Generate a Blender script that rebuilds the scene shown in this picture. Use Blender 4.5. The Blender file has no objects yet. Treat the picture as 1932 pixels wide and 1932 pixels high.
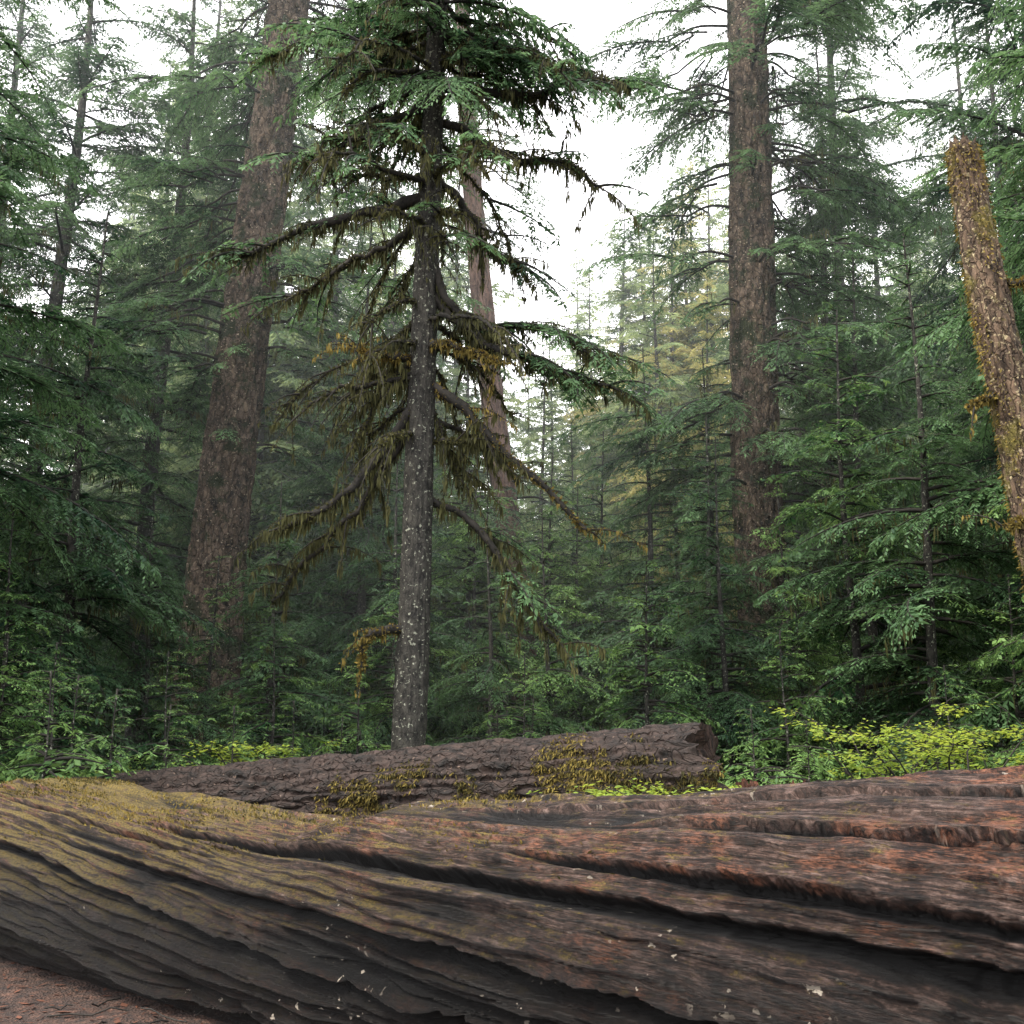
import bpy, math, random
import numpy as np
from mathutils import Vector
R = np.random.RandomState(7)
sc = bpy.context.scene
sc.view_settings.view_transform='Standard'; sc.view_settings.look='None'; sc.view_settings.exposure=0

# ---------------------------------------------------------------- noise
_tab = np.random.RandomState(3).rand(65536).astype(np.float32)
def _h(i,j,k):
    return _tab[((i*73856093) ^ (j*19349663) ^ (k*83492791)) & 65535]
def noise(x,y,z=0.0):
    x,y,z=np.broadcast_arrays(np.asarray(x,float),np.asarray(y,float),np.asarray(z,float))
    xi=np.floor(x).astype(np.int64);yi=np.floor(y).astype(np.int64);zi=np.floor(z).astype(np.int64)
    fx=x-xi;fy=y-yi;fz=z-zi
    fx=fx*fx*(3-2*fx);fy=fy*fy*(3-2*fy);fz=fz*fz*(3-2*fz)
    def L(a,b,t): return a+(b-a)*t
    a=L(L(_h(xi,yi,zi),_h(xi+1,yi,zi),fx),L(_h(xi,yi+1,zi),_h(xi+1,yi+1,zi),fx),fy)
    b=L(L(_h(xi,yi,zi+1),_h(xi+1,yi,zi+1),fx),L(_h(xi,yi+1,zi+1),_h(xi+1,yi+1,zi+1),fx),fy)
    return L(a,b,fz)*2-1
def fbm(x,y,z=0.0,o=4):
    s=0;a=1;t=0
    for i in range(o):
        s=s+a*noise(x*2**i+i*17.3,y*2**i+i*5.1,np.asarray(z)*2**i+i*9.7);t+=a;a*=.5
    return s/t
def ridge(x,y,z=0.0): return 1-2*np.abs(noise(x,y,z))
def crev(x,y,z=0.0,w=.09): return np.exp(-np.abs(noise(x,y,z))/w)

# ---------------------------------------------------------------- mesh builder
class MB:
    def __init__(s): s.v=[];s.f=[];s.m=[];s.t=[];s.g=[];s.n=0
    def add(s,v,f,mat,tint=0.5,grain=None):
        v=np.asarray(v,float);f=np.asarray(f,np.int64)
        s.v.append(v);s.f.append(f+s.n);s.m.append(np.full(len(f),mat))
        s.t.append(np.broadcast_to(np.asarray(tint,float),(len(v),)))
        s.g.append(v if grain is None else grain);s.n+=len(v)
    def obj(s,name,mats,smooth=True,link=True):
        v=np.concatenate(s.v);f=np.concatenate(s.f);m=np.concatenate(s.m);t=np.concatenate(s.t);g=np.concatenate(s.g)
        me=bpy.data.meshes.new(name)
        me.vertices.add(len(v));me.vertices.foreach_set('co',v.astype(np.float32).ravel())
        me.loops.add(len(f)*4);me.loops.foreach_set('vertex_index',f.astype(np.int32).ravel())
        me.polygons.add(len(f));me.polygons.foreach_set('loop_start',(np.arange(len(f))*4).astype(np.int32))
        me.polygons.foreach_set('material_index',m.astype(np.int32))
        me.polygons.foreach_set('use_smooth',np.full(len(f),smooth))
        a=me.attributes.new('tint','FLOAT','POINT');a.data.foreach_set('value',t.astype(np.float32))
        a=me.attributes.new('grain','FLOAT_VECTOR','POINT');a.data.foreach_set('vector',g.astype(np.float32).ravel())
        for x in mats: me.materials.append(x)
        me.update()
        if not link: return me
        return place(name,me)
def place(name,me,loc=(0,0,0),rz=0,sc_=1,tilt=(0,0),parent=None):
    o=bpy.data.objects.new(name,me);sc.collection.objects.link(o)
    o.location=loc;o.rotation_euler=(tilt[0],tilt[1],rz)
    o.scale=(sc_,sc_,sc_) if not hasattr(sc_,'__len__') else sc_
    if parent: o.parent=parent
    return o
def gridfaces(K,S,closed=True):
    i=np.arange(K-1)[:,None];j=np.arange(S if closed else S-1)[None,:]
    j2=(j+1)%S
    return np.stack([i*S+j,i*S+j2,(i+1)*S+j2,(i+1)*S+j],-1).reshape(-1,4)
def tube(P,r,S=6):
    P=np.asarray(P,float);K=len(P);r=np.broadcast_to(r,(K,))
    T=np.gradient(P,axis=0);T/=np.linalg.norm(T,axis=1)[:,None]+1e-9
    ref=np.array([0,0,1.]) if abs(T[:,2]).mean()<.8 else np.array([1.,0,0])
    N=np.cross(T,ref);N/=np.linalg.norm(N,axis=1)[:,None]+1e-9
    B=np.cross(T,N);a=np.arange(S)*2*np.pi/S
    V=P[:,None]+r[:,None,None]*(np.cos(a)[None,:,None]*N[:,None]+np.sin(a)[None,:,None]*B[:,None])
    return V.reshape(-1,3),gridfaces(K,S)
def smoothpath(pts,n=14):
    p=np.asarray(pts,float);t=np.linspace(0,len(p)-1,n);out=[]
    for x in t:
        i=min(int(x),len(p)-2);u=x-i
        a=p[max(i-1,0)];b=p[i];c=p[i+1];d=p[min(i+2,len(p)-1)]
        out.append(.5*((2*b)+(c-a)*u+(2*a-5*b+4*c-d)*u*u+(3*b-a-3*c+d)*u**3))
    return np.array(out)
def rhombs(base,dirv,side,L,W):
    """leaf-shaped quads: base Nx3, unit dir, unit side"""
    L=np.asarray(L)[:,None];W=np.asarray(W)[:,None]
    v=np.stack([base,base+dirv*L*.45+side*W,base+dirv*L,base+dirv*L*.45-side*W],1)
    n=len(base);return v.reshape(-1,3),np.arange(n*4).reshape(n,4)
def norm(a): return a/(np.linalg.norm(a,axis=-1,keepdims=True)+1e-9)

# ---------------------------------------------------------------- materials
def newmat(name):
    m=bpy.data.materials.new(name);m.use_nodes=True;nt=m.node_tree;nt.nodes.clear()
    return m,nt,nt.nodes,nt.links
def N(ns,t,**k):
    n=ns.new(t)
    for a,b in k.items(): setattr(n,a,b)
    return n
def ramp(ns,stops):
    r=ns.new('ShaderNodeValToRGB');e=r.color_ramp.elements
    while len(e)>1:e.remove(e[-1])
    e[0].position=stops[0][0];e[0].color=(*stops[0][1],1)
    for p,c in stops[1:]:
        x=e.new(p);x.color=(*c,1)
    return r
def foliage(name,dark,light,trans=.35,rough=.55):
    m,nt,ns,lk=newmat(name)
    at=N(ns,'ShaderNodeAttribute',attribute_name='tint')
    oi=N(ns,'ShaderNodeObjectInfo')
    tc=N(ns,'ShaderNodeTexCoord');nz=N(ns,'ShaderNodeTexNoise');nz.inputs['Scale'].default_value=.7;nz.inputs['Detail'].default_value=1
    lk.new(tc.outputs['Object'],nz.inputs['Vector'])
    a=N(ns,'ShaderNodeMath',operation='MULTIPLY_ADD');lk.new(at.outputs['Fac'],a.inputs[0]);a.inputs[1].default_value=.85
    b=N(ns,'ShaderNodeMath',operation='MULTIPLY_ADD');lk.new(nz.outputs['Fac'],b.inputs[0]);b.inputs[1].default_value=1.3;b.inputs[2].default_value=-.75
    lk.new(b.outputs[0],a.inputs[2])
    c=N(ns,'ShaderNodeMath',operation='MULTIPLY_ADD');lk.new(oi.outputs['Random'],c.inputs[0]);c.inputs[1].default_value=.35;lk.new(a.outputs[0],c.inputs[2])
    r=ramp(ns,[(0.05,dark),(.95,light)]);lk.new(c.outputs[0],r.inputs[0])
    p=N(ns,'ShaderNodeBsdfPrincipled');p.inputs['Roughness'].default_value=rough;p.inputs['Specular IOR Level'].default_value=.3
    lk.new(r.outputs[0],p.inputs['Base Color'])
    t=N(ns,'ShaderNodeBsdfTranslucent');hs=N(ns,'ShaderNodeHueSaturation');hs.inputs['Hue'].default_value=.475;hs.inputs['Value'].default_value=1.5
    lk.new(r.outputs[0],hs.inputs['Color']);lk.new(hs.outputs[0],t.inputs[0])
    mx=N(ns,'ShaderNodeMixShader');mx.inputs[0].default_value=trans
    lk.new(p.outputs[0],mx.inputs[1]);lk.new(t.outputs[0],mx.inputs[2])
    o=N(ns,'ShaderNodeOutputMaterial');lk.new(mx.outputs[0],o.inputs[0]);return m
def bark(name,c1,c2,fleck=None,fleckamt=.6,scale=(1,1,.25),moss=None,mossamt=.5,freq=9,bump=.6,rough=.85,dist=.03,crack=.5):
    m,nt,ns,lk=newmat(name)
    at=N(ns,'ShaderNodeAttribute',attribute_name='grain')
    nd=N(ns,'ShaderNodeTexNoise');nd.inputs['Scale'].default_value=6;nd.inputs['Detail'].default_value=3;lk.new(at.outputs['Vector'],nd.inputs['Vector'])
    va=N(ns,'ShaderNodeVectorMath',operation='MULTIPLY_ADD');lk.new(nd.outputs['Color'],va.inputs[0]);va.inputs[1].default_value=(.16,.16,.16);lk.new(at.outputs['Vector'],va.inputs[2])
    mp=N(ns,'ShaderNodeMapping');mp.inputs['Scale'].default_value=scale;lk.new(va.outputs[0],mp.inputs['Vector'])
    n1=N(ns,'ShaderNodeTexNoise');n1.inputs['Scale'].default_value=freq;n1.inputs['Detail'].default_value=8;n1.inputs['Roughness'].default_value=.72
    lk.new(mp.outputs[0],n1.inputs['Vector'])
    vo=N(ns,'ShaderNodeTexVoronoi',feature='DISTANCE_TO_EDGE');vo.inputs['Scale'].default_value=freq*1.6;lk.new(mp.outputs[0],vo.inputs['Vector'])
    r=ramp(ns,[(.36,c1),(.64,c2)]);lk.new(n1.outputs['Fac'],r.inputs[0]);col=r.outputs[0]
    cr=ramp(ns,[(0,(.2,.2,.2)),(.10,(1,1,1))]);lk.new(vo.outputs['Distance'],cr.inputs[0])
    mm=N(ns,'ShaderNodeMix',data_type='RGBA',blend_type='MULTIPLY');mm.inputs[0].default_value=crack
    lk.new(col,mm.inputs[6]);lk.new(cr.outputs[0],mm.inputs[7]);col=mm.outputs[2]
    if moss:
        n2=N(ns,'ShaderNodeTexNoise');n2.inputs['Scale'].default_value=1.6;n2.inputs['Detail'].default_value=6;n2.inputs['Roughness'].default_value=.7
        lk.new(at.outputs['Vector'],n2.inputs['Vector'])
        r2=ramp(ns,[(mossamt,(0,0,0)),(mossamt+.08,(1,1,1))]);lk.new(n2.outputs['Fac'],r2.inputs[0])
        mx=N(ns,'ShaderNodeMix',data_type='RGBA');lk.new(r2.outputs[0],mx.inputs[0]);lk.new(col,mx.inputs[6]);mx.inputs[7].default_value=(*moss,1);col=mx.outputs[2]
    if fleck:
        n3=N(ns,'ShaderNodeTexNoise');n3.inputs['Scale'].default_value=22;n3.inputs['Detail'].default_value=4;n3.inputs['Roughness'].default_value=.6
        lk.new(at.outputs['Vector'],n3.inputs['Vector'])
        r3=ramp(ns,[(fleckamt,(0,0,0)),(fleckamt+.05,(1,1,1))]);lk.new(n3.outputs['Fac'],r3.inputs[0])
        mx=N(ns,'ShaderNodeMix',data_type='RGBA');lk.new(r3.outputs[0],mx.inputs[0]);lk.new(col,mx.inputs[6]);mx.inputs[7].default_value=(*fleck,1);col=mx.outputs[2]
    p=N(ns,'ShaderNodeBsdfPrincipled');p.inputs['Roughness'].default_value=rough;p.inputs['Specular IOR Level'].default_value=.3
    lk.new(col,p.inputs['Base Color'])
    ad=N(ns,'ShaderNodeMath',operation='MULTIPLY_ADD');lk.new(cr.outputs[0],ad.inputs[0]);ad.inputs[1].default_value=.4;lk.new(n1.outputs['Fac'],ad.inputs[2])
    bu=N(ns,'ShaderNodeBump');bu.inputs['Strength'].default_value=bump;bu.inputs['Distance'].default_value=dist
    lk.new(ad.outputs[0],bu.inputs['Height']);lk.new(bu.outputs[0],p.inputs['Normal'])
    o=N(ns,'ShaderNodeOutputMaterial');lk.new(p.outputs[0],o.inputs[0]);return m

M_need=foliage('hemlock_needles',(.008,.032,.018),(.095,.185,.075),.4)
M_needY=foliage('young_hemlock_needles',(.018,.065,.024),(.19,.33,.10),.4)
M_needHaze=foliage('distant_needles_haze_tint',(.05,.105,.055),(.26,.34,.15),.5)  # haze painted in: paler base colour for the far crowns
M_needSun=foliage('sunlit_needles',(.20,.22,.07),(.48,.46,.18),.5)  # sunlight put into the needle colour of a few far crowns
M_leaf=foliage('shrub_leaves',(.05,.12,.014),(.29,.38,.06),.5)
M_fern=foliage('fern_leaves',(.015,.06,.018),(.12,.24,.05),.4)
M_moss=foliage('hanging_moss',(.010,.013,.007),(.085,.085,.030),.25,.9)
M_mossG=foliage('golden_moss',(.03,.028,.008),(.24,.185,.045),.25,.9)
M_twig=bark('twig_bark',(.008,.008,.007),(.030,.026,.022),bump=.2)
M_bark=bark('hemlock_bark',(.006,.006,.006),(.055,.052,.044),fleck=(.24,.25,.20),fleckamt=.60,freq=12,scale=(1,1,.5))
M_old=bark('spruce_bark',(.008,.007,.006),(.19,.14,.10),fleck=(.40,.33,.24),fleckamt=.62,freq=7,scale=(1,1,.45),bump=1,dist=.14,moss=(.022,.030,.012),mossamt=.51,crack=.85)
M_snag=bark('snag_bark',(.02,.015,.012),(.20,.135,.09),fleck=(.36,.30,.18),fleckamt=.58,moss=(.13,.11,.03),mossamt=.52,freq=9,bump=1,dist=.06,crack=.8)
M_logbark=bark('log_bark',(.004,.0035,.0035),(.050,.032,.026),fleck=(.13,.09,.07),fleckamt=.64,freq=10,scale=(.45,1,1),bump=1,dist=.05,rough=.6)

# ---------------------------------------------------------------- conifer branches
def branch_template(L,seed,dens=1.0,droop=.38,sp=.11,big=1.0):
    r=np.random.RandomState(seed)
    mb_v=[];mb_f=[];mb_m=[];mb_t=[];n=0
    def add(v,f,m,t):
        nonlocal n
        mb_v.append(v);mb_f.append(f+n);mb_m.append(np.full(len(f),m));mb_t.append(t);n+=len(v)
    rise=r.uniform(.05,.3);bend=r.uniform(-.15,.15);wob=r.uniform(0,6.28)
    def ax(t): return np.stack([t*L,bend*L*t*t+.03*L*np.sin(t*5+wob)*t,(rise*t-droop*t**2.0)*L],-1)
    t=np.linspace(0,1,8);v,f=tube(ax(t),np.linspace(.012+.009*L,.003,8),4);add(v,f,0,np.full(len(v),.3))
    nt=max(3,int(L/(sp*big)*dens))
    B=[];D=[];SD=[];LL=[];TT=[]
    for i in range(nt):
        for s in (-1,1):
            if r.rand()<.2: continue
            t0=.12+.88*(i+r.rand()*.8)/nt
            if t0>1: continue
            prof=min(1,(t0-.02)*3.2)*(1-t0)**.75+.07
            l=L*.42*prof*r.uniform(.45,1.35)
            o=ax(np.array([t0]))[0]
            ang=s*r.uniform(.7,1.2);tg=ax(np.array([t0,t0+.01]));tg=norm(tg[1]-tg[0])
            d=np.array([tg[0]*math.cos(ang)-tg[1]*math.sin(ang),tg[0]*math.sin(ang)+tg[1]*math.cos(ang),tg[2]+r.uniform(-.18,.12)])
            d=norm(d);q=np.linspace(0,1,max(3,int(l/(.048*big))+2))
            dr=r.uniform(.1,.5)
            P=o+d*(q*l)[:,None];P[:,2]-=dr*l*q*q
            if l>.3 and big<1.5:
                v,f=tube(P[[0,len(P)//2,-1]],[.006,.004,.002],3);add(v,f,0,np.full(len(v),.3))
            for sd in (-1,1):
                k=len(P);aa=sd*r.uniform(.5,1.1,k)
                c_,s_=np.cos(aa),np.sin(aa)
                dd=np.stack([d[0]*c_-d[1]*s_,d[0]*s_+d[1]*c_,np.full(k,d[2])-dr*q*.9+r.uniform(-.28,.1,k)],-1)
                dd=norm(dd)
                B.append(P+r.normal(0,.008*big,P.shape));D.append(dd)
                up=np.array([0,0,1.])+r.normal(0,.35,(k,3));SD.append(norm(np.cross(dd,up)))
                LL.append(big*r.uniform(.045,.13,k)*(1-.45*q)*(.8+.5*min(L,2.5)/2.5))
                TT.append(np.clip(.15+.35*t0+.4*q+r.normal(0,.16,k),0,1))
    B=np.concatenate(B);D=np.concatenate(D);SD=np.concatenate(SD);LL=np.concatenate(LL);TT=np.concatenate(TT)
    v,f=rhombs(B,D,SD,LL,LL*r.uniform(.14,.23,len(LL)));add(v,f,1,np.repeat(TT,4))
    return np.concatenate(mb_v),np.concatenate(mb_f),np.concatenate(mb_m),np.concatenate(mb_t)
LS=[.5,1.0,1.7,2.6,3.6]
TPL={L:[branch_template(L,int(L*100)+i) for i in range(5)] for L in LS}
TPLF={L:[branch_template(L,int(L*100)+i,big=1.9) for i in range(4)] for L in LS}
def put_branch(mb,pos,L,az,pitch,r,mats=(1,2),bright=0,T=None):
    Lk=min(LS,key=lambda a:abs(math.log(a/L)));v,f,m,t=(T or TPL)[Lk][r.randint(4 if T else 5)]
    s=L/Lk;v=v*s
    if r.rand()<.5: v=v*np.array([1,-1,1])
    roll=r.normal(0,.2);c,q=math.cos(roll),math.sin(roll)
    v=np.stack([v[:,0],v[:,1]*c-v[:,2]*q,v[:,1]*q+v[:,2]*c],-1)
    c,q=math.cos(pitch),math.sin(pitch)
    v=np.stack([v[:,0]*c-v[:,2]*q,v[:,1],v[:,0]*q+v[:,2]*c],-1)
    c,q=math.cos(az),math.sin(az)
    v=np.stack([v[:,0]*c-v[:,1]*q,v[:,0]*q+v[:,1]*c,v[:,2]],-1)+pos
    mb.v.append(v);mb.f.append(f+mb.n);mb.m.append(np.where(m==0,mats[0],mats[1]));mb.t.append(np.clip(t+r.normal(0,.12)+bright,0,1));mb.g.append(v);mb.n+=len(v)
def trunk(mb,P,rad,mat,S=40,K=120,rough=.08,flare=.35):
    P=np.asarray(P,float);t=np.linspace(0,1,len(P));tt=np.linspace(0,1,K)
    Q=smoothpath(P,K);r=np.interp(tt,t,rad)
    z=Q[:,2]-Q[0,2]
    a=np.arange(S)*2*np.pi/S
    ca,sa=np.cos(a)[None],np.sin(a)[None];Z=z[:,None]
    rr=r[:,None]*(1+flare*np.exp(-Z/ (r[0]*1.6))*(1+.6*noise(ca*1.8,sa*1.8,5.))+.07*noise(ca*1.2,sa*1.2,Z*.25))
    d=rough*(ridge(ca*3.5+3,sa*3.5,Z*.9)*.5-.8*crev(ca*6,sa*6,Z*2.2,.15)+fbm(ca*9,sa*9,Z*4.2,o=3)*1.0)
    rr=rr+d*r[:,None]
    V=np.stack([Q[:,0,None]+rr*ca,Q[:,1,None]+rr*sa,np.broadcast_to(Q[:,2,None],rr.shape)],-1)
    G=np.stack([r[:,None]*ca+0*Z,r[:,None]*sa+0*Z,Z+0*ca],-1).reshape(-1,3)
    mb.add(V.reshape(-1,3),gridfaces(K,S),mat,.5,G)
    return Q,r
def strands(mb,pts,dens,Lr,mat,r,w=.010):
    """moss hanging from a limb path"""
    seg=np.linalg.norm(np.diff(pts,axis=0),axis=1).sum();n=int(seg*dens)
    if n<1:return
    q=r.rand(n)*(len(pts)-1);i=np.minimum(q.astype(int),len(pts)-2);u=(q-i)[:,None]
    B=pts[i]*(1-u)+pts[i+1]*u+r.normal(0,.015,(n,3))
    cl=.2+.8*np.clip(noise(q*1.3,3.1)+.5,0,1.3)
    D=norm(np.stack([r.normal(0,.13,n),r.normal(0,.13,n),-np.ones(n)],-1))
    a=r.rand(n)*6.28;S=np.stack([np.cos(a),np.sin(a),np.zeros(n)],-1)
    v,f=rhombs(B+[0,0,.01],D,S,r.uniform(Lr[0],Lr[1],n)*cl,r.uniform(.6,1.6,n)*w);mb.add(v,f,mat,np.repeat(r.rand(n),4))
def limb(mb,pts,r0,r,moss=60,mlen=(.05,.22),mat=3,tw=6,barkm=1,foli=0,w=.010):
    P=smoothpath(pts,16);P[1:]+=r.normal(0,.012+.15*r0,P[1:].shape)
    v,f=tube(P,np.linspace(r0,r0*.35,16)*(1+r.uniform(-.15,.2,16)),6);mb.add(v,f,barkm,.4)
    strands(mb,P,moss,mlen,mat,r,w)
    n=int(moss*3);q=r.rand(n)*14.9;i=q.astype(int);u=(q-i)[:,None]
    B=P[i]*(1-u)+P[i+1]*u;D=norm(r.normal(0,1,(n,3)));S=norm(np.cross(D,r.normal(0,1,(n,3))))
    v,f=rhombs(B+D*r0*.4,D,S,r.uniform(.03,.07,n),r.uniform(.01,.02,n));mb.add(v,f,mat,np.repeat(r.rand(n),4))
    for k in range(tw):
        j=r.randint(4,16);d=norm(P[j]-P[j-2]+r.normal(0,.5,3)*np.linalg.norm(P[j]-P[j-2]));l=r.uniform(.25,.8)
        Q=np.array([P[j],P[j]+d*l*.5,P[j]+d*l+[0,0,-.25*l]]);Q=smoothpath(Q,6)
        v,f=tube(Q,np.linspace(.014,.004,6),4);mb.add(v,f,barkm,.3);strands(mb,Q,moss*.7,(mlen[0]*.6,mlen[1]*.7),mat,r,w)
    for k in range(foli):
        j=r.randint(5,16);d=P[j]-P[j-2];az=math.atan2(d[1],d[0])+r.normal(0,.7)
        put_branch(mb,P[j],r.uniform(.6,1.3),az,r.uniform(-.5,.05),r)
def hemlock(name,H,r0,base,Lmax,nb,seed,mats,shape=1.0,dead=0,gap=0.0,moss=20,bright=0,lean=(0,0),barkS=16,minL=.3,T=None):
    r=np.random.RandomState(seed);mb=MB()
    P=[np.array([lean[0]*t*t*H+.006*H*math.sin(t*7+seed),lean[1]*t*t*H+.006*H*math.cos(t*5+seed),t*H-(.3 if t==0 else 0)]) for t in np.linspace(0,1,7)]
    Q,rad=trunk(mb,P,[r0,r0*.82,r0*.7,r0*.56,r0*.4,r0*.22,.012],0,S=barkS,K=60,flare=.25)
    for i in range(nb):
        t=(i+r.rand())/nb;z=base+(H*.985-base)*t**.95
        az=r.rand()*6.283
        c=noise(np.array(z*.8+seed*7.7),math.cos(az)*1.2,math.sin(az)*1.2)
        if c<-.45+gap:
            if r.rand()<.7: continue
        prof=(1-t)**(.8*shape)*min(1,.55+t*3.0)
        L=max(minL,Lmax*prof*r.uniform(.5,1.25))
        j=min(int(z/H*60),59)
        put_branch(mb,Q[j]+[0,0,0],L,az,r.uniform(-.25,.12)+.35*t*t,r,bright=bright,T=T)
        if moss and r.rand()<.35 and t<.6:
            d=np.array([math.cos(az),math.sin(az),-.15]);q=Q[j]+d*np.linspace(0,L*.8,8)[:,None];q[:,2]-=.08*L*np.linspace(0,1,8)**2
            strands(mb,q,moss,(.06,.3),3,r)
    for i in range(dead):
        z=r.uniform(.6,max(1.5,base*1.3));j=min(int(z/H*60),59);az=r.rand()*6.28;l=r.uniform(.4,1.6)
        d=np.array([math.cos(az),math.sin(az),0])
        limb(mb,[Q[j],Q[j]+d*l*.5+[0,0,-.05],Q[j]+d*l+[0,0,-.35*l]],.022,r,moss=moss*1.2,tw=3)
    return mb.obj(name,mats,smooth=True,link=False)

MS=[M_bark,M_twig,M_need,M_moss];MY=[M_bark,M_twig,M_needY,M_moss];MF=[M_bark,M_twig,M_needHaze,M_moss]
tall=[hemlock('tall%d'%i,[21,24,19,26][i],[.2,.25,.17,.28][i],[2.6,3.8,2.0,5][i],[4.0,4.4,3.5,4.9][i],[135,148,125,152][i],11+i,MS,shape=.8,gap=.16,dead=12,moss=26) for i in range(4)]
mid=[hemlock('mid%d'%i,[9,11,7.5][i],[.1,.13,.09][i],[1.2,1.8,.9][i],[2.8,3.1,2.5][i],[105,115,95][i],31+i,MS,gap=.12,dead=10,moss=28) for i in range(3)]
midL=[hemlock('light%d'%i,[8,6][i],[.09,.08][i],[.6,.4][i],[2.7,2.3][i],[105,90][i],41+i,MY,gap=.12,dead=6,moss=14) for i in range(2)]
young=[hemlock('young%d'%i,[4.1,3.0,2.1][i],[.05,.035,.025][i],[.4,.3,.15][i],[1.7,1.45,1.2][i],[66,52,42][i],51+i,MY,moss=0,minL=.2,bright=.15) for i in range(3)]
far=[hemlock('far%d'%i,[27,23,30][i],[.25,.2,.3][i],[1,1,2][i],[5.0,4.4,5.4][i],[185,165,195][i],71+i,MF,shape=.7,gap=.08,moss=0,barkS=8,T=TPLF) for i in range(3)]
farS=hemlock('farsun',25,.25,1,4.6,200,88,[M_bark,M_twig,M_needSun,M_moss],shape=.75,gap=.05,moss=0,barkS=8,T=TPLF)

# ---------------------------------------------------------------- ground
def gz(x,y):
    x=np.asarray(x,float);y=np.asarray(y,float)
    return .10*fbm(x*.35,y*.35,1.,3)+.25*np.clip((y-16)/30,0,3)*(.6+.4*noise(x*.08,y*.08,2.))+np.clip(y-34,0,90)*.26
def axis_pts(a,b,n,far_):
    c=np.linspace(a,b,n);e=np.geomspace(1,far_,24)
    return np.concatenate([(a-e)[::-1],c,b+e])
gx=axis_pts(-16,16,300,400);gy=axis_pts(-3,34,340,400)
GX,GY=np.meshgrid(gx,gy);GZ=gz(GX,GY)+.02*noise(GX*5,GY*5,3.)+.012*noise(GX*14,GY*14,4.)
mb=MB();mb.add(np.stack([GX,GY,GZ],-1).reshape(-1,3),gridfaces(len(gy),len(gx),False),0)
m,nt,ns,lk=newmat('forest_floor')
tc=N(ns,'ShaderNodeTexCoord')
n1=N(ns,'ShaderNodeTexNoise');n1.inputs['Scale'].default_value=14;n1.inputs['Detail'].default_value=9;n1.inputs['Roughness'].default_value=.75
n2=N(ns,'ShaderNodeTexNoise');n2.inputs['Scale'].default_value=.8;n2.inputs['Detail'].default_value=5
n3=N(ns,'ShaderNodeTexVoronoi');n3.inputs['Scale'].default_value=60
for n in (n1,n2,n3): lk.new(tc.outputs['Object'],n.inputs['Vector'])
r=ramp(ns,[(.36,(.010,.006,.005)),(.5,(.036,.018,.012)),(.66,(.11,.055,.037))]);lk.new(n1.outputs['Fac'],r.inputs[0])
rm=ramp(ns,[(.36,(0,0,0)),(.5,(1,1,1))]);lk.new(n2.outputs['Fac'],rm.inputs[0])
sx=N(ns,'ShaderNodeSeparateXYZ');lk.new(tc.outputs['Object'],sx.inputs[0])
mr=N(ns,'ShaderNodeMapRange');mr.inputs[1].default_value=8;mr.inputs[2].default_value=12;lk.new(sx.outputs['Y'],mr.inputs[0])
mu=N(ns,'ShaderNodeMath',operation='MULTIPLY');lk.new(mr.outputs[0],mu.inputs[0]);lk.new(rm.outputs[0],mu.inputs[1])
mx=N(ns,'ShaderNodeMix',data_type='RGBA');lk.new(mu.outputs[0],mx.inputs[0]);lk.new(r.outputs[0],mx.inputs[6]);mx.inputs[7].default_value=(.02,.045,.012,1)
p=N(ns,'ShaderNodeBsdfPrincipled');p.inputs['Roughness'].default_value=.9;lk.new(mx.outputs[2],p.inputs['Base Color'])
ad=N(ns,'ShaderNodeMath',operation='ADD');lk.new(n1.outputs['Fac'],ad.inputs[0]);lk.new(n3.outputs['Distance'],ad.inputs[1])
bu=N(ns,'ShaderNodeBump');bu.inputs['Strength'].default_value=.8;bu.inputs['Distance'].default_value=.03;lk.new(ad.outputs[0],bu.inputs['Height']);lk.new(bu.outputs[0],p.inputs['Normal'])
o=N(ns,'ShaderNodeOutputMaterial');lk.new(p.outputs[0],o.inputs[0])
mb.obj('ground',[m])

# ---------------------------------------------------------------- foreground log
m,nt,ns,lk=newmat('weathered_wood');M_wood=m
at=N(ns,'ShaderNodeAttribute',attribute_name='grain');ti=N(ns,'ShaderNodeAttribute',attribute_name='tint')
def gn(sx_,sy_,sc_,det=6,ro=.6,off=0):
    mp=N(ns,'ShaderNodeMapping');mp.inputs['Scale'].default_value=(sx_,sy_,1);mp.inputs['Location'].default_value=(off,off*.7,off);lk.new(at.outputs['Vector'],mp.inputs['Vector'])
    n=N(ns,'ShaderNodeTexNoise');n.inputs['Scale'].default_value=sc_;n.inputs['Detail'].default_value=det;n.inputs['Roughness'].default_value=ro
    lk.new(mp.outputs[0],n.inputs['Vector']);return n.outputs['Fac']
def mixc(fac,a,b):
    x=N(ns,'ShaderNodeMix',data_type='RGBA');lk.new(fac,x.inputs[0])
    (lk.new(a,x.inputs[6]) if not isinstance(a,tuple) else setattr(x.inputs[6],'default_value',(*a,1)))
    (lk.new(b,x.inputs[7]) if not isinstance(b,tuple) else setattr(x.inputs[7],'default_value',(*b,1)))
    return x.outputs[2]
def thr(f,a,b,lo=0.):
    q=ramp(ns,[(a,(lo,lo,lo)),(b,(1,1,1))]);lk.new(f,q.inputs[0]);return q.outputs[0]
def mul(a,b):
    q=N(ns,'ShaderNodeMath',operation='MULTIPLY');lk.new(a,q.inputs[0]);lk.new(b,q.inputs[1]);return q.outputs[0]
def mulc(a,b):
    q=N(ns,'ShaderNodeMix',data_type='RGBA',blend_type='MULTIPLY');q.inputs[0].default_value=1;lk.new(a,q.inputs[6]);lk.new(b,q.inputs[7]);return q.outputs[2]
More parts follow.
